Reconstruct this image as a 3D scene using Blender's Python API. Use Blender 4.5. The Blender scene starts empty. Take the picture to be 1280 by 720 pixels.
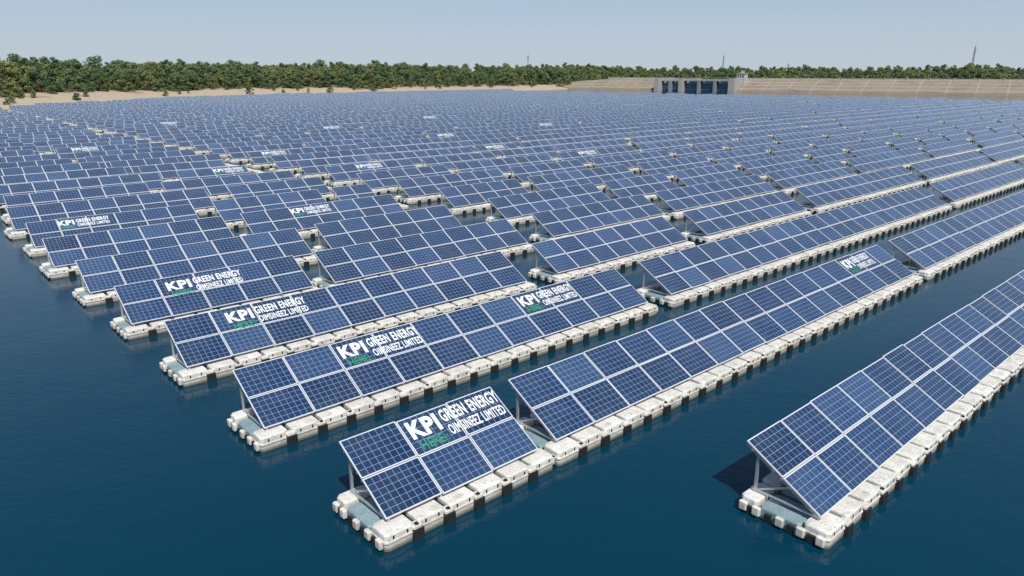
import bpy, math, random
from mathutils import Vector, Matrix, noise
random.seed(7)
scene=bpy.context.scene
scene.view_settings.view_transform='Standard'
scene.view_settings.look='None'
scene.view_settings.exposure=0
COL=scene.collection
H=12.0
TH=math.radians(42)
U=(math.cos(TH),math.sin(TH)); V=(-math.sin(TH),math.cos(TH))
def uv2xy(u,v): return (u*U[0]+v*V[0], u*U[1]+v*V[1])

# ---------------------------------------------------------------- materials
def newmat(name):
    m=bpy.data.materials.new(name); m.use_nodes=True
    nt=m.node_tree; b=nt.nodes['Principled BSDF']
    return m,nt,b
def N(nt,t,**kw):
    n=nt.nodes.new(t)
    for k,v in kw.items(): setattr(n,k,v)
    return n
def math_(nt,op,a,b=None,c=None):
    n=nt.nodes.new('ShaderNodeMath'); n.operation=op
    for i,x in enumerate((a,b,c)):
        if x is None: continue
        if isinstance(x,(int,float)): n.inputs[i].default_value=x
        else: nt.links.new(x,n.inputs[i])
    return n.outputs[0]
def mixc(nt,f,a,b,mode='MIX'):
    n=nt.nodes.new('ShaderNodeMix'); n.data_type='RGBA'; n.blend_type=mode
    for s,x in ((n.inputs[0],f),(n.inputs[6],a),(n.inputs[7],b)):
        if isinstance(x,(int,float)): s.default_value=x
        elif isinstance(x,tuple): s.default_value=x+((1,) if len(x)==3 else ())
        else: nt.links.new(x,s)
    return n.outputs[2]
def ramp(nt,f,stops):
    n=nt.nodes.new('ShaderNodeValToRGB'); e=n.color_ramp.elements
    e[0].position=stops[0][0]; e[0].color=tuple(stops[0][1])+(1,)
    e[1].position=stops[-1][0]; e[1].color=tuple(stops[-1][1])+(1,)
    for p,c in stops[1:-1]:
        x=e.new(p); x.color=tuple(c)+(1,)
    nt.links.new(f,n.inputs[0]); return n.outputs[0]
def noi(nt,vec,scale,detail=4,rough=.55):
    n=nt.nodes.new('ShaderNodeTexNoise'); n.inputs['Scale'].default_value=scale
    n.inputs['Detail'].default_value=detail; n.inputs['Roughness'].default_value=rough
    if vec is not None: nt.links.new(vec,n.inputs['Vector'])
    return n.outputs[0]
def mapping(nt,vec,sc):
    n=nt.nodes.new('ShaderNodeMapping'); n.inputs['Scale'].default_value=sc
    nt.links.new(vec,n.inputs['Vector']); return n.outputs[0]
def bump(nt,h,b,strength=.3,dist=.02):
    n=nt.nodes.new('ShaderNodeBump'); n.inputs['Strength'].default_value=strength
    n.inputs['Distance'].default_value=dist
    nt.links.new(h,n.inputs['Height']); nt.links.new(n.outputs[0],b.inputs['Normal'])

def mat_glass():
    m,nt,b=newmat('photovoltaic_cells')
    uv=N(nt,'ShaderNodeUVMap').outputs[0]
    s=N(nt,'ShaderNodeSeparateXYZ'); nt.links.new(uv,s.inputs[0])
    def lines(x,n,w):
        f=math_(nt,'FRACT',math_(nt,'MULTIPLY',x,n))
        d=math_(nt,'ABSOLUTE',math_(nt,'SUBTRACT',f,.5))
        return math_(nt,'GREATER_THAN',d,.5-w)
    lx=lines(s.outputs[0],8,.026); ly=lines(s.outputs[1],6,.026)
    line=math_(nt,'MAXIMUM',lx,ly)
    bus=lines(s.outputs[1],18,.05)
    geo=N(nt,'ShaderNodeNewGeometry'); oi=N(nt,'ShaderNodeObjectInfo')
    r=math_(nt,'FRACT',math_(nt,'ADD',geo.outputs['Random Per Island'],oi.outputs['Random']))
    base=ramp(nt,r,[(0,(.005,.020,.060)),(.5,(.008,.030,.088)),(.85,(.014,.042,.115)),(1,(.028,.066,.15))])
    cellv=N(nt,'ShaderNodeVectorMath',operation='MULTIPLY'); nt.links.new(uv,cellv.inputs[0]); cellv.inputs[1].default_value=(8,6,1)
    fl=N(nt,'ShaderNodeVectorMath',operation='FLOOR'); nt.links.new(cellv.outputs[0],fl.inputs[0])
    wn=N(nt,'ShaderNodeTexWhiteNoise'); nt.links.new(fl.outputs[0],wn.inputs[0])
    base=mixc(nt,math_(nt,'MULTIPLY',wn.outputs[0],.35),base,(.016,.052,.14))
    base=mixc(nt,math_(nt,'MULTIPLY',bus,.10),base,(.28,.36,.46))
    tc=N(nt,'ShaderNodeTexCoord').outputs['Object']
    dust=noi(nt,tc,.9,5,.6)
    base=mixc(nt,math_(nt,'MULTIPLY',math_(nt,'SUBTRACT',dust,.35),.16),base,(.33,.37,.40))
    # aerial haze painted into the cell colour, paler towards the far rows
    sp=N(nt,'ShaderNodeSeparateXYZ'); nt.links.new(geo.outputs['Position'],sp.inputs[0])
    haze=ramp(nt,math_(nt,'DIVIDE',sp.outputs[1],400),[(.08,(0,0,0)),(.75,(1,1,1))])
    base=mixc(nt,math_(nt,'MULTIPLY',haze,.27),base,(.30,.39,.47))
    col=mixc(nt,math_(nt,'MULTIPLY',line,.75),base,(.36,.44,.54))
    nt.links.new(col,b.inputs['Base Color'])
    b.inputs['Roughness'].default_value=.14
    b.inputs['IOR'].default_value=1.5
    return m
def mat_plastic(name,col,dark,stain=True):
    m,nt,b=newmat(name)
    tc=N(nt,'ShaderNodeTexCoord').outputs['Object']
    geo=N(nt,'ShaderNodeNewGeometry')
    n1=noi(nt,tc,2.3,6,.65); n2=noi(nt,tc,14,4,.6)
    c=mixc(nt,math_(nt,'MULTIPLY',geo.outputs['Random Per Island'],.5),col,tuple(x*.72 for x in col))
    f=ramp(nt,n1,[(.42,(0,0,0)),(.72,(1,1,1))])
    c=mixc(nt,math_(nt,'MULTIPLY',f,.65),c,dark)
    f2=ramp(nt,n2,[(.5,(0,0,0)),(.75,(1,1,1))])
    c=mixc(nt,math_(nt,'MULTIPLY',f2,.6),c,tuple(x*.6 for x in dark))
    if stain:
        s=N(nt,'ShaderNodeSeparateXYZ'); nt.links.new(geo.outputs['Position'],s.inputs[0])
        z=math_(nt,'ADD',s.outputs[2],math_(nt,'MULTIPLY',n2,.12))
        f3=ramp(nt,z,[(.10,(1,1,1)),(.22,(0,0,0))])
        c=mixc(nt,math_(nt,'MULTIPLY',f3,.9),c,(.035,.045,.03))
        f4=ramp(nt,z,[(.2,(1,1,1)),(.5,(0,0,0))])
        c=mixc(nt,math_(nt,'MULTIPLY',math_(nt,'MULTIPLY',f4,n1),.7),c,(.22,.20,.13))
    nt.links.new(c,b.inputs['Base Color']); b.inputs['Roughness'].default_value=.5
    bump(nt,n2,b,.3,.01)
    return m
def mat_simple(name,col,rough=.5,metal=0,var=.0,scale=5):
    m,nt,b=newmat(name)
    tc=N(nt,'ShaderNodeTexCoord').outputs['Object']
    n=noi(nt,tc,scale,4)
    c=mixc(nt,n,tuple(x*(1-var) for x in col),tuple(min(1,x*(1+var)) for x in col))
    nt.links.new(c,b.inputs['Base Color'])
    b.inputs['Roughness'].default_value=rough; b.inputs['Metallic'].default_value=metal
    return m
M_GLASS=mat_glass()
M_FRAME=mat_simple('aluminium_frame',(.64,.65,.66),.4,.1,.08)
M_FLOAT=mat_plastic('white_float_plastic',(.78,.755,.69),(.38,.355,.28))
M_DECK=mat_plastic('shade_blue_deck_plastic',(.25,.36,.39),(.13,.19,.19),False)  # sky-lit shade under the panels painted into the deck as blue
M_BLACK=mat_simple('black_rubber',(.014,.016,.016),.6,0,.3)
M_STEEL=mat_simple('galvanised_steel',(.5,.52,.54),.4,.6,.1)
MATS=[M_GLASS,M_FRAME,M_FLOAT,M_DECK,M_BLACK,M_STEEL]

# ---------------------------------------------------------------- mesh builder
class MB:
    def __init__(s): s.v=[]; s.f=[]; s.m=[]; s.uv=[]
    def face(s,idx,mat,uv=None):
        s.f.append(idx); s.m.append(mat); s.uv.append(uv)
    def quad(s,pts,mat,uv=None):
        i=len(s.v); s.v+=pts; s.face(tuple(range(i,i+len(pts))),mat,uv)
    def box(s,x0,x1,y0,y1,z0,z1,mat,T=None):
        i=len(s.v)
        P=[(x0,y0,z0),(x1,y0,z0),(x1,y1,z0),(x0,y1,z0),(x0,y0,z1),(x1,y0,z1),(x1,y1,z1),(x0,y1,z1)]
        if T: P=[T(p) for p in P]
        s.v+=P
        for q in ((3,2,1,0),(4,5,6,7),(0,1,5,4),(1,2,6,5),(2,3,7,6),(3,0,4,7)):
            s.face(tuple(i+k for k in q),mat)
    def floatbox(s,x0,x1,y0,y1,z0,z1,mat,c=.09,t=.05):
        def ring(a,z,cc):
            X0,X1,Y0,Y1=x0+a,x1-a,y0+a,y1-a
            return [(X0+cc,Y0,z),(X1-cc,Y0,z),(X1,Y0+cc,z),(X1,Y1-cc,z),(X1-cc,Y1,z),(X0+cc,Y1,z),(X0,Y1-cc,z),(X0,Y0+cc,z)]
        i=len(s.v)
        s.v+=ring(0,z0,c)+ring(0,z1-t,c)+ring(t*.35,z1-t*.3,c)+ring(t,z1,c)
        for r in range(3):
            for k in range(8):
                a=i+r*8+k; b=i+r*8+(k+1)%8
                s.face((a,b,b+8,a+8),mat)
        s.face(tuple(i+24+k for k in range(8)),mat)
    def beam(s,a,b,w,mat):
        a=Vector(a); b=Vector(b); d=(b-a).normalized()
        up=Vector((0,0,1)) if abs(d.z)<.9 else Vector((1,0,0))
        x=d.cross(up).normalized()*w/2; y=d.cross(x).normalized()*w/2
        i=len(s.v)
        for p in (a,b):
            for sx,sy in ((-1,-1),(1,-1),(1,1),(-1,1)): s.v.append(tuple(p+x*sx+y*sy))
        for k in range(4):
            j=(k+1)%4; s.face((i+k,i+j,i+4+j,i+4+k),mat)
        s.face((i+3,i+2,i+1,i),mat); s.face((i+4,i+5,i+6,i+7),mat)
    def mesh(s,name,mats,smooth=False):
        me=bpy.data.meshes.new(name); me.from_pydata(s.v,[],s.f)
        for m in mats: me.materials.append(m)
        me.polygons.foreach_set('material_index',s.m)
        if any(u is not None for u in s.uv):
            l=me.uv_layers.new(name='UVMap'); k=0
            for f,u in zip(s.f,s.uv):
                for j in range(len(f)):
                    l.data[k].uv = u[j] if u else (0,0); k+=1
        if smooth: me.polygons.foreach_set('use_smooth',[True]*len(s.f))
        me.update(); return me
def obj(name,me,loc=(0,0,0),rot=(0,0,0),parent=None,scale=(1,1,1)):
    o=bpy.data.objects.new(name,me); COL.objects.link(o)
    o.location=loc; o.rotation_euler=rot; o.scale=scale
    if parent: o.parent=parent
    return o

# ---------------------------------------------------------------- solar table
PW=1.87; TILT=math.radians(30); PH=1.36
Y0=.46; Z0=.64; FT=.50
def plane(x,s,n):   # along, up-slope, normal
    return (x, Y0+s*math.cos(TILT)-n*math.sin(TILT), Z0+s*math.sin(TILT)+n*math.cos(TILT))
cache={}
def block_mesh(n,variant):
    if (n,variant) in cache: return cache[(n,variant)]
    rnd=random.Random(n*31+variant)
    b=MB(); L=n*PW
    T=lambda p: plane(p[0],p[1],p[2])
    for c in range(n):
        cs=rnd.uniform(-.02,.02)
        for r in range(2):
            x0=c*PW+.014; x1=(c+1)*PW-.014; s0=r*PH+.014+cs; s1=(r+1)*PH-.014+cs
            dn=rnd.uniform(-.008,.008)
            b.box(x0,x1,s0,s1,-.04+dn,0+dn,1,T)
            f=.032; e=.003+dn
            q=[plane(x0+f,s0+f,e),plane(x1-f,s0+f,e),plane(x1-f,s1-f,e),plane(x0+f,s1-f,e)]
            k=rnd.randint(0,400)
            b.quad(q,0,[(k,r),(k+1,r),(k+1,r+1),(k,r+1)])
    for s in (.3,1.06,1.36,1.66,2.42):
        b.box(.02,L-.02,s-.04,s+.04,-.115,-.055,5,T)
    xs=[.12]+[i*PW for i in range(2,n,2)]+[L-.12]
    for x in xs:
        zt=Z0+(2.45-Y0)*math.tan(TILT)-.14
        b.beam((x,2.45,.4),(x,2.45,zt),.075,5)
        b.beam((x,.56,.4),(x,.56,Z0-.05),.07,5)
        b.beam((x+.04,2.40,.54),(x+.04,1.40,Z0+(1.40-Y0)*math.tan(TILT)-.14),.045,5)
        b.beam((x,.55,.53),(x,2.55,.53),.05,5)
        p0=plane(x,.05,-.15); p1=plane(x,2.65,-.15); b.beam(p0,p1,.06,5)
    # floats
    ext=.38; F=L+2*ext; nf=max(2,round(F/1.15)); fp=F/nf
    for i in range(nf):
        a=-ext+i*fp; z=FT+rnd.uniform(-.02,.02); g=.075; yo=rnd.uniform(-.03,.03)
        b.floatbox(a+g,a+fp-g,.06+yo,.80,-.25,z,2,c=.09,t=.045)
        b.floatbox(a+g-.025,a+fp-g+.025,.035+yo,.78,.24,.295,2,c=.09,t=.01)
        b.box(a+fp*.5-.15,a+fp*.5+.15,.18,.34,z+.001,z+.022,2)
        b.box(a+fp*.5-.24,a+fp*.5-.19,.05+yo,.062+yo,.33,.43,4)
        b.box(a+fp*.5+.19,a+fp*.5+.24,.05+yo,.062+yo,.33,.43,4)
        b.floatbox(a+g,a+fp-g,2.12,2.66,-.25,z-.01,2)
        b.floatbox(a+g,a+fp-g,.84,2.08,-.2,z-.12,3)
        if i>0:
            b.box(a-.17,a+.17,-.05,.14,-.12,.31,4)
            b.floatbox(a-.15,a+.15,-.01,.26,.325,.41,2,c=.04,t=.02)
            b.box(a-.065,a+.065,.27,.80,.1,.36,4)
            b.box(a-.09,a+.09,2.6,2.72,-.1,.25,4)
            if rnd.random()<.5: b.box(a-.05,a+.05,.03,.13,.411,.45,4)
    for ye in (.25,.80,1.4,2.1,2.5):
        for xe in (-ext-.07,F-ext-.05):
            b.floatbox(xe,xe+.14,ye-.12,ye+.12,.10,.34,2,c=.03,t=.02)
    for ye in (.52,1.1,1.75,2.3):
        for xe in (-ext-.03,F-ext-.03):
            b.box(xe,xe+.08,ye-.09,ye+.09,-.1,.26,4)
    me=b.mesh('solar_table_%d_%d'%(n,variant),MATS)
    cache[(n,variant)]=me
    return me

# ---------------------------------------------------------------- shoreline
SH=[(-95,225),(-70,230),(-55,245),(-45,262),(-34.7,304),(-22.6,380),(-14.4,412),(-2.5,489),(6,560),(8,595),(16.6,545),(34.4,515),(53.6,535),(70,640),(95,700)]
def shoreR(az):
    for (a,r),(a2,r2) in zip(SH,SH[1:]):
        if a<=az<=a2:
            t=(az-a)/(a2-a); t=t*t*(3-2*t)
            return r+(r2-r)*t
    return SH[0][1] if az<SH[0][0] else SH[-1][1]
def azR(x,y): return math.degrees(math.atan2(x,y)),math.hypot(x,y)

# ---------------------------------------------------------------- rows
VS=7.08; VB=14.0
tables={}
def make_row(k,blocks,v,jit):
    e=bpy.data.objects.new('floating_solar_row',None); COL.objects.link(e)
    e.empty_display_size=.5
    x,y=uv2xy(0,v); e.location=(x,y,0); e.rotation_euler=(0,0,TH)
    tables[k]=[]
    for u0,n in blocks:
        cx,cy=uv2xy(u0+n*PW/2,v+1.3)
        az,R=azR(cx,cy)
        if R>shoreR(az)-20 or cx>cy*1.05+14 or cy<0: continue
        if cx>0 and (cx*.579+cy*.815)>352+12*noise.noise(Vector((cx*.02,cy*.02,8))): continue   # open water kept clear in front of the dam
        j=jit
        wob=.25*j*noise.noise(Vector((u0*.03,v*.03,1)))
        o=obj('solar_table',block_mesh(n,random.randint(0,1)),
              (u0+random.uniform(-.1,.1)*j,wob+random.uniform(-.25,.25)*j,random.uniform(-.035,.035)*j),
              (random.uniform(-.012,.012)*j,random.uniform(-.002,.002)*j,random.uniform(-.008,.008)*j),e)
        tables[k].append((u0,n,o))
    return e
def fill(u,umax,nmin,nmax,gmin,gmax,aisle=None):
    out=[]
    while u<umax:
        n=random.randint(nmin,nmax)
        if aisle and u<aisle and u+n*PW>aisle-1.2:
            n=int((aisle-1.4-u)/PW)
            if n>=2: out.append((u,n))
            u=aisle+1.6; continue
        out.append((u,n)); u+=n*PW+random.uniform(gmin,gmax)
    return out
make_row(-1,[(17.2,24),(17.2+24*PW+1,20)],6.35,0)
make_row(0,[(8.55,3),(14.95,16),(46.6,20),(85.5,16)],VB,0)
make_row(1,[(8.3,11),(30.9,22),(74.2,14),(102.5,14),(131,12)],VB+VS,.15)
make_row(2,[(8.2,10),(29.4,7),(45.0,8),(62.2,13),(88.5,12),(113,12),(138,12)],VB+2*VS,.3)
make_row(3,[(8.1,5),(18.6,8),(36.2,7),(51,9),(69.5,9),(88,12),(112,10),(133,12),(157,12)],VB+3*VS,.5)
k=4
while True:
    v=VB+k*VS
    if v>348: break
    u0=8.1+random.uniform(-.5,.5)
    if k<9: bl=fill(u0,324,5,8,1.2,2.0,36.5)
    else: bl=fill(u0,322+random.uniform(-8,4),4,8,.9,2.6,36.5)
    if k>14: bl=[b for b in bl if random.random()>.015+(.10 if b[0]>230 and k<26 else 0)]
    make_row(k,bl,v,.9 if k<9 else 1.25)
    k+=1

# floating walkway along the aisle
b=MB(); v=VB+6*VS-2
while v<335:
    x,y=uv2xy(36.4,v); az,R=azR(x,y)
    if R>shoreR(az)-6: break
    if random.random()>.15:
        j=random.uniform(-.08,.08)
        b.floatbox(-.4+j,.4+j,v+.05,v+1.15,-.2,.38+random.uniform(-.03,.03),2)
    v+=1.2
obj('floating_walkway',b.mesh('walkway',MATS),(*uv2xy(36.1,0),0),(0,0,TH))

# ---------------------------------------------------------------- lettering
M_WHITE=mat_simple('white_vinyl',(.76,.78,.79),.5,0,.04)
M_GREEN=mat_simple('green_vinyl',(.025,.26,.13),.5,0,.08)
def text_mesh(body,bold):
    c=bpy.data.curves.new('txt','FONT'); c.body=body; c.size=1; c.offset=bold; c.resolution_u=3; c.space_character=1.1
    o=bpy.data.objects.new('txt',c); COL.objects.link(o)
    dg=bpy.context.evaluated_depsgraph_get(); dg.update()
    me=bpy.data.meshes.new_from_object(o.evaluated_get(dg))
    bpy.data.objects.remove(o)
    xs=[v.co.x for v in me.vertices]; ys=[v.co.y for v in me.vertices]
    x0,x1,y0,y1=min(xs),max(xs),min(ys),max(ys)
    for v in me.vertices:
        v.co.x=(v.co.x-x0)/(x1-x0); v.co.y=(v.co.y-y0)/(y1-y0)
    me.materials.clear()
    return me
TM={}
for key,body,bold,mat in (('a','KPI',.04,M_WHITE),('b','GREEN ENERGY',.028,M_WHITE),('c','OIMSINEEZ LIMITED',.022,M_WHITE),('d','HERE::',.02,M_GREEN)):
    me=text_mesh(body,bold); me.materials.append(mat); me.name='lettering_'+key; TM[key]=me
def label(k,ti,cols,s,W,hgt):
    if k not in tables or ti>=len(tables[k]): return
    u0,n,e=tables[k][ti]
    x=cols*PW
    if x+W>n*PW: x=max(.1,n*PW-W-.1)
    g=bpy.data.objects.new('company_lettering',None); COL.objects.link(g); g.parent=e
    g.location=plane(x,s,.018); g.rotation_euler=(TILT,0,0)
    for key,x,y,w,h in (('a',0,.38,.31,.54),('b',.35,.54,.65,.40),('c',.35,.12,.63,.32),('d',.03,.02,.28,.28)):
        obj('letters_'+key,TM[key],(x*W,y*hgt,0),(0,0,0),g,(w*W,h*hgt,1))
label(0,0,1.1,PH+.08,3.5,1.18)
label(0,1,13.1,PH+.10,3.2,1.12)
label(1,0,2.1,PH+.05,3.6,1.15)
label(1,0,7.1,PH+.10,3.5,1.12)
label(2,0,1.3,PH+.0,3.7,1.15)
label(3,0,1.2,PH-.1,3.8,1.15)
for kk,ti,cc in ((6,0,1),(5,1,2),(9,1,2),(8,2,2),(9,4,1),(12,5,1),(13,7,1),(11,3,1),(7,4,2),(16,5,2),(18,7,1),(14,1,1),(21,4,1)):
    label(kk,ti,cc,PH+.15,3.3,1.0)

# ---------------------------------------------------------------- water
m,nt,bs=newmat('reservoir_water')
tc=N(nt,'ShaderNodeTexCoord').outputs['Object']
n1=noi(nt,mapping(nt,tc,(1,1.5,1)),2.6,5,.6)
n2=noi(nt,mapping(nt,tc,(1,1.3,1)),.5,3,.5)
n3=noi(nt,tc,.03,3,.5)
n4=noi(nt,mapping(nt,tc,(1,2.2,1)),.06,4,.6)
c=mixc(nt,n3,(.0004,.026,.046),(.0008,.038,.072))
nt.links.new(c,bs.inputs['Base Color'])
bs.inputs['Roughness'].default_value=.035; bs.inputs['IOR'].default_value=1.33
h=math_(nt,'ADD',math_(nt,'MULTIPLY',math_(nt,'MULTIPLY',n1,math_(nt,'ADD',n4,.15)),.42),math_(nt,'MULTIPLY',n2,.42))
bump(nt,h,bs,.36,.13)
M_WATER=m
b=MB(); S=9000
b.quad([(-S,-S,0),(S,-S,0),(S,S,0),(-S,S,0)],0)
obj('water',b.mesh('water',[M_WATER]))

# ---------------------------------------------------------------- terrain
m,nt,bs=newmat('shore_ground')
geo=N(nt,'ShaderNodeNewGeometry'); s=N(nt,'ShaderNodeSeparateXYZ'); nt.links.new(geo.outputs['Position'],s.inputs[0])
n1=noi(nt,geo.outputs['Position'],.05,6,.6); n2=noi(nt,geo.outputs['Position'],.4,5,.6)
sand=mixc(nt,n2,(.30,.225,.145),(.52,.42,.30))
grass=mixc(nt,n2,(.055,.07,.025),(.15,.15,.06))
z=math_(nt,'ADD',s.outputs[2],math_(nt,'MULTIPLY',math_(nt,'SUBTRACT',n1,.5),5.5))
f=ramp(nt,math_(nt,'DIVIDE',z,10),[(.32,(0,0,0)),(.42,(1,1,1))])
nt.links.new(mixc(nt,f,sand,grass),bs.inputs['Base Color']); bs.inputs['Roughness'].default_value=.95
bump(nt,n2,bs,.5,.3)
M_GROUND=m
prof=[(-25,-3),(-6,-.8),(0,0.02),(4,.5),(10,1.0),(20,1.7),(32,2.5),(50,3.6),(80,5.5),(130,7),(250,7),(600,6),(1500,6),(4000,6),(9000,6)]
def ground_h(r): 
    for (a,h),(a2,h2) in zip(prof,prof[1:]):
        if a<=r<=a2: return h+(h2-h)*(r-a)/(a2-a)
    return 6
b=MB(); NA=420
for i in range(NA+1):
    az=-100+200*i/NA; R=shoreR(az)
    R+=5*noise.noise(Vector((az*.35,3,0)))+2.5*noise.noise(Vector((az*1.4,9,0)))
    for r,hh in prof:
        a=math.radians(az)
        x=(R+r)*math.sin(a); y=(R+r)*math.cos(a)
        if r>5: hh+= min(1,r/60)*1.6*noise.noise(Vector((x*.02,y*.02,0)))
        b.v.append((x,y,hh))
P=len(prof)
for i in range(NA):
    for j in range(P-1):
        b.face((i*P+j,(i+1)*P+j,(i+1)*P+j+1,i*P+j+1),0)
obj('ground',b.mesh('ground',[M_GROUND],True))

# ---------------------------------------------------------------- dam
m,nt,bs=newmat('dam_riprap')
tc=N(nt,'ShaderNodeTexCoord').outputs['Object']
s=N(nt,'ShaderNodeSeparateXYZ'); nt.links.new(tc,s.inputs[0])
n1=noi(nt,mapping(nt,tc,(.4,1,2)),.12,6,.65); n2=noi(nt,tc,1.2,5,.7)
c=ramp(nt,n1,[(.3,(.17,.135,.10)),(.5,(.31,.255,.19)),(.7,(.24,.185,.13))])
c=mixc(nt,math_(nt,'MULTIPLY',n2,.5),c,(.13,.105,.08))
ban=math_(nt,'FRACT',math_(nt,'MULTIPLY',s.outputs[2],.55))
c=mixc(nt,math_(nt,'MULTIPLY',math_(nt,'LESS_THAN',ban,.25),.35),c,(.40,.36,.30))
sx=math_(nt,'FRACT',math_(nt,'MULTIPLY',s.outputs[0],.07))
c=mixc(nt,math_(nt,'MULTIPLY',math_(nt,'LESS_THAN',sx,.06),.35),c,(.40,.37,.33))
gr=ramp(nt,noi(nt,tc,.35,5,.7),[(.55,(0,0,0)),(.65,(1,1,1))])
c=mixc(nt,math_(nt,'MULTIPLY',gr,.4),c,(.08,.10,.045))
f=ramp(nt,s.outputs[2],[(.9,(1,1,1)),(1.0,(0,0,0))])
c=mixc(nt,math_(nt,'MULTIPLY',f,.5),c,(.10,.09,.07))
nt.links.new(c,bs.inputs['Base Color']); bs.inputs['Roughness'].default_value=.95
bump(nt,n2,bs,.8,.4); M_DAM=m
M_CONC=mat_simple('concrete',(.36,.345,.31),.85,0,.2,.8)
M_CONC2=mat_simple('weathered_concrete',(.20,.225,.245),.85,0,.3,.5)
M_GATE=mat_simple('gate_steel',(.09,.165,.25),.6,0,.25,.5)
M_DARK=mat_simple('dark_opening',(.045,.07,.10),.6)
M_WALL=mat_simple('pale_render',(.42,.41,.38),.8,0,.1)
DAMROT=math.atan2(-145,204)
A=(63,534)
dam=bpy.data.objects.new('dam',None); COL.objects.link(dam); dam.location=(A[0],A[1],0); dam.rotation_euler=(0,0,DAMROT)
b=MB()
prof2=[(-6,-3),(0,0),(3,1.1),(9,3.3),(10.5,3.4),(18,6.6),(19.5,6.7),(22,7.6),(30,7.6),(52,0)]
def seg(x0,x1):
    n=int((x1-x0)/6)+1
    i0=len(b.v)
    for i in range(n+1):
        x=x0+(x1-x0)*i/n
        for (y,z_) in prof2:
            t=1.0
            if x<0: t=max(0,1+x/70)
            b.v.append((x,y+.5*noise.noise(Vector((x*.1,y*.1,2))),z_*(.35+.65*t)+.12*noise.noise(Vector((x*.3,y*.3,5)))))
    Q=len(prof2)
    for i in range(n):
        for j in range(Q-1):
            b.face((i0+i*Q+j,i0+(i+1)*Q+j,i0+(i+1)*Q+j+1,i0+i*Q+j+1),0)
seg(-70,44); seg(96,720)
obj('embankment',b.mesh('embankment',[M_DAM]),parent=dam)
b=MB()
for x0,x1 in ((-5,44),(96,720)):
    b.box(x0,x1,21.9,22.3,7.3,8.3,0)
    b.box(x0,x1,29.4,29.8,7.3,8.1,0)
    x=x0
    while x<x1:
        b.box(x-.3,x+.3,21.6,22.5,7.3,8.6,0); x+=12
obj('parapet',b.mesh('parapet',[M_CONC]),parent=dam)
b=MB()
b.box(42,45,-1,34,-3,7.8,0); b.box(94,98,-3,34,-3,8.0,0); b.box(59,61.5,0,34,-3,7.8,0)
b.box(45.01,58.99,24,34,-3,7.2,4); b.box(61.51,93.99,24,34,-3,7.2,4)
for x0,x1,nb in ((45.01,58.99,2),(61.51,93.99,3)):
    wdt=(x1-x0)/nb
    for i in range(1,nb):
        x=x0+i*wdt; b.box(x-.6,x+.6,1,23.9,-3,6.18,4)
    for i in range(nb):
        x=x0+i*wdt
        b.box(x+.7,x+wdt-.7,6,6.8,-2,4.9,1)
        for zz in (.8,2.2,3.6): b.box(x+.7,x+wdt-.7,5.6,5.98,zz,zz+.3,1)
        b.box(x+.7,x+wdt-.7,11,12,4.7,6.9,2)
b.box(45.01,58.99,4.4,8.4,6.2,7.1,0)
b.box(61.51,93.99,3.4,8.4,6.4,7.4,0)
for i in range(26):
    x=44+i*2; b.box(x-.06,x+.06,4.6,4.72,7.3,8.3,3)
b.box(44,96,4.6,4.72,8.3,8.42,3)
obj('spillway_gates',b.mesh('spillway',[M_CONC,M_GATE,M_DARK,M_STEEL,M_CONC2]),parent=dam)
gh=bpy.data.objects.new('gatehouse',None); COL.objects.link(gh)
gx,gy=97,14; ca,sa=math.cos(DAMROT),math.sin(DAMROT)
gh.location=(A[0]+gx*ca-gy*sa,A[1]+gx*sa+gy*ca,7.7); gh.rotation_euler=(0,0,DAMROT)
b=MB(); b.box(-2.6,2.6,-3,3,-4,3.4,0); b.box(-3,3,-3.4,3.4,3.41,3.7,0); b.box(-.8,1,-1,1,3.71,5.2,0); b.box(-1,1.2,-1.2,1.2,5.21,5.4,0)
obj('walls',b.mesh('walls',[M_WALL]),parent=gh)
b=MB()
for x in (-1.8,-.3,1.2): b.box(x-.1,x+.8,-3.06,-3.003,1.0,2.4,0)
b.box(-2.66,-2.603,-1,0.4,1.0,2.4,0); b.box(-2.66,-2.603,1.4,2.6,0,2.1,0)
obj('windows',b.mesh('windows',[M_DARK]),parent=gh)
M_MAST=mat_simple('painted_steel',(.24,.25,.27),.6,0,.1)
def mast(x,y,h,w):
    b=MB(); nseg=int(h/3)
    def c(i,t): 
        k=w*(1-.75*t)/2
        return ((-k,-k),(k,-k),(k,k),(-k,k))[i]
    for s_ in range(nseg):
        t0=s_/nseg; t1=(s_+1)/nseg
        for i in range(4):
            a=c(i,t0); a1=c(i,t1); n_=c((i+1)%4,t1); n0=c((i+1)%4,t0)
            b.beam((a[0],a[1],t0*h),(a1[0],a1[1],t1*h),.28,0)
            b.beam((a[0],a[1],t0*h),(n_[0],n_[1],t1*h),.16,0)
            b.beam((a[0],a[1],t0*h),(n0[0],n0[1],t0*h),.14,0)
    b.beam((0,0,h),(0,0,h+4),.2,0)
    for z_ in (.82,.9): 
        b.box(-.9,.9,-.9,-.5,h*z_,h*z_+1.6,0)
    obj('lattice_mast',b.mesh('mast',[M_MAST]),(x,y,5))
mast(550,900,36,2.4); mast(255,910,26,1.8); mast(17,800,24,1.8); mast(330,900,16,1.8)

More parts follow.
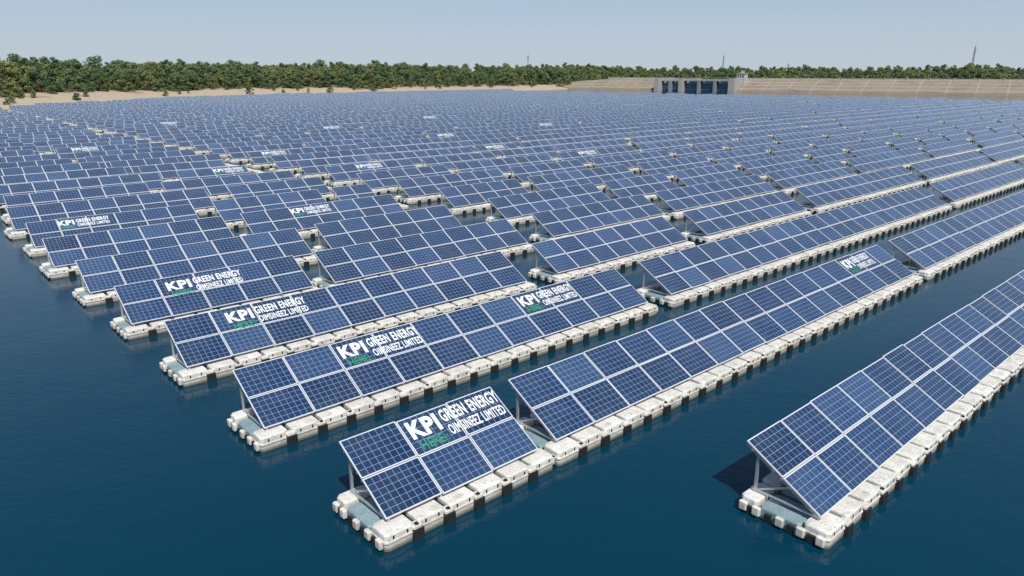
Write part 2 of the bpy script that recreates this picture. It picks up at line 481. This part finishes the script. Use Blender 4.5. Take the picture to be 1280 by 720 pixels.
# ---------------------------------------------------------------- trees
m,nt,bs=newmat('foliage')
geo=N(nt,'ShaderNodeNewGeometry'); oi=N(nt,'ShaderNodeObjectInfo')
c1=ramp(nt,geo.outputs['Random Per Island'],[(0,(.055,.090,.034)),(.5,(.095,.138,.050)),(1,(.155,.185,.075))])
c2=ramp(nt,oi.outputs['Random'],[(0,(.55,.74,.72)),(.35,(.85,1.0,.95)),(.7,(1.2,1.15,.95)),(1,(1.75,1.4,1.0))])
mm=mixc(nt,1.0,c1,c2,'MULTIPLY')
nt.links.new(mm,bs.inputs['Base Color']); bs.inputs['Roughness'].default_value=.85
M_LEAF=m
M_BARK=mat_simple('bark',(.14,.11,.08),.9,0,.3,3)
def tree_mesh(seed):
    r=random.Random(seed); b=MB(); h=r.uniform(9,12)
    def limb(p,q,r0,r1,n=6):
        p=Vector(p); q=Vector(q); d=(q-p).normalized(); up=Vector((0,0,1)) if abs(d.z)<.9 else Vector((1,0,0))
        x=d.cross(up).normalized(); y=d.cross(x)
        i=len(b.v)
        for c,rad in ((p,r0),(q,r1)):
            for k in range(n):
                a=2*math.pi*k/n; b.v.append(tuple(c+(x*math.cos(a)+y*math.sin(a))*rad))
        for k in range(n):
            j=(k+1)%n; b.face((i+k,i+j,i+n+j,i+n+k),1)
    fork=Vector((r.uniform(-.3,.3),r.uniform(-.3,.3),r.uniform(2.0,3.0)))
    limb((0,0,-1),fork,.28,.18)
    nc=r.randint(15,20); cw=r.uniform(3.0,4.4)
    for i in range(nc):
        a=r.uniform(0,6.28); t=i/nc; rad=cw*math.sqrt(r.random())*math.sqrt(max(.05,1-t*t*.9))
        c=Vector((math.cos(a)*rad,math.sin(a)*rad,1.7+t*(h-2.8)))
        limb(fork+Vector((0,0,t*1.5)),c,.12,.03,4)
        cr=r.uniform(.9,1.8)
        for j in range(78):
            d=Vector((r.gauss(0,1),r.gauss(0,1),r.gauss(0,1))).normalized()
            p=c+Vector((d.x*cr,d.y*cr,d.z*cr*.7))*r.uniform(.55,1.15)
            nrm=(d+Vector((r.uniform(-1,1),r.uniform(-1,1),r.uniform(-.2,1)))*.5).normalized()
            x=nrm.orthogonal().normalized(); y=nrm.cross(x); sz=r.uniform(.2,.42)
            b.quad([tuple(p-x*sz),tuple(p-y*sz*.7),tuple(p+x*sz),tuple(p+y*sz*.7)],0)
    return b.mesh('tree_form',[M_LEAF,M_BARK])
TR=[tree_mesh(i) for i in range(9)]
forest=bpy.data.objects.new('distant_forest',None); COL.objects.link(forest)
def plant(az,r,sc,parent=forest,name='forest_tree'):
    R=shoreR(az); a=math.radians(az); x=(R+r)*math.sin(a); y=(R+r)*math.cos(a)
    z=ground_h(r)-.3
    obj(name,random.choice(TR),(x,y,z),(0,0,random.uniform(0,6.28)),parent,(sc*random.uniform(.9,1.25),sc*random.uniform(.9,1.25),sc*random.uniform(.88,1.14)))
az=-60
while az<7:
    R=shoreR(az)
    edge=40+14*noise.noise(Vector((az*.3,0,1)))+(-10 if az>-12 else 0)
    r=edge
    while r<155:
        if not(r<edge+6 and random.random()<.3):
            g=min(1,(r-edge)/60)
            sc=random.uniform(.68,.98)+.17*g+ .30*noise.noise(Vector((az*.22,r*.02,4)))
            if r<edge+6: sc*=random.uniform(.5,1)
            plant(az+random.uniform(-.4,.4),r+random.uniform(-3,3),sc)
        r+=random.uniform(5,7.5) if r<95 else 11
    az+=math.degrees(5.2/(R+40))
az=4
while az<62:
    R=shoreR(az); r=15
    while r<230:
        plant(az+random.uniform(-.4,.4),r+random.uniform(-4,4),random.uniform(.66,1.02)+.25*noise.noise(Vector((az*.3,0,7))))
        r+=random.uniform(8,12) if r<70 else 20
    az+=math.degrees(5.8/(R+40))
for i in range(34):
    az=random.uniform(-42,2); plant(az,random.uniform(8,32),random.uniform(.18,.45),None,'shore_shrub')

# ---------------------------------------------------------------- light, sky, camera
sd=Vector((.28,-.78,1.15)).normalized()
el=math.asin(sd.z); rot=math.atan2(sd.x,sd.y)
sun=bpy.data.lights.new('sun','SUN'); sun.energy=4.7; sun.angle=math.radians(.5); sun.color=(1,.965,.90)
so=bpy.data.objects.new('sun',sun); COL.objects.link(so); so.rotation_euler=sd.to_track_quat('Z','Y').to_euler()
w=bpy.data.worlds.new('World'); scene.world=w; w.use_nodes=True; nt=w.node_tree
sky=nt.nodes.new('ShaderNodeTexSky'); sky.sky_type='NISHITA'; sky.sun_disc=False
sky.sun_elevation=el; sky.sun_rotation=rot; sky.air_density=1.0; sky.dust_density=.6; sky.ozone_density=2.0; sky.altitude=0
tc=nt.nodes.new('ShaderNodeTexCoord'); s=nt.nodes.new('ShaderNodeSeparateXYZ'); nt.links.new(tc.outputs['Generated'],s.inputs[0])
f=ramp(nt,s.outputs[2],[(0,(.95,.95,.95)),(.22,(.6,.6,.6)),(.7,(.05,.05,.05))])
hz=ramp(nt,s.outputs[2],[(0,(5.1,5.9,6.6)),(.035,(4.7,5.65,6.7)),(.10,(4.0,5.15,6.8)),(.5,(1.8,3.2,5.8))])
nt.links.new(mixc(nt,f,sky.outputs[0],hz),nt.nodes['Background'].inputs[0]); nt.nodes['Background'].inputs[1].default_value=.10
cam=bpy.data.cameras.new('camera'); cam.lens=25.3; cam.sensor_width=36; cam.clip_start=.1; cam.clip_end=20000
co=bpy.data.objects.new('camera',cam); COL.objects.link(co); co.location=(0,0,H); co.rotation_euler=(math.radians(90-16.7),0,0)
scene.camera=co
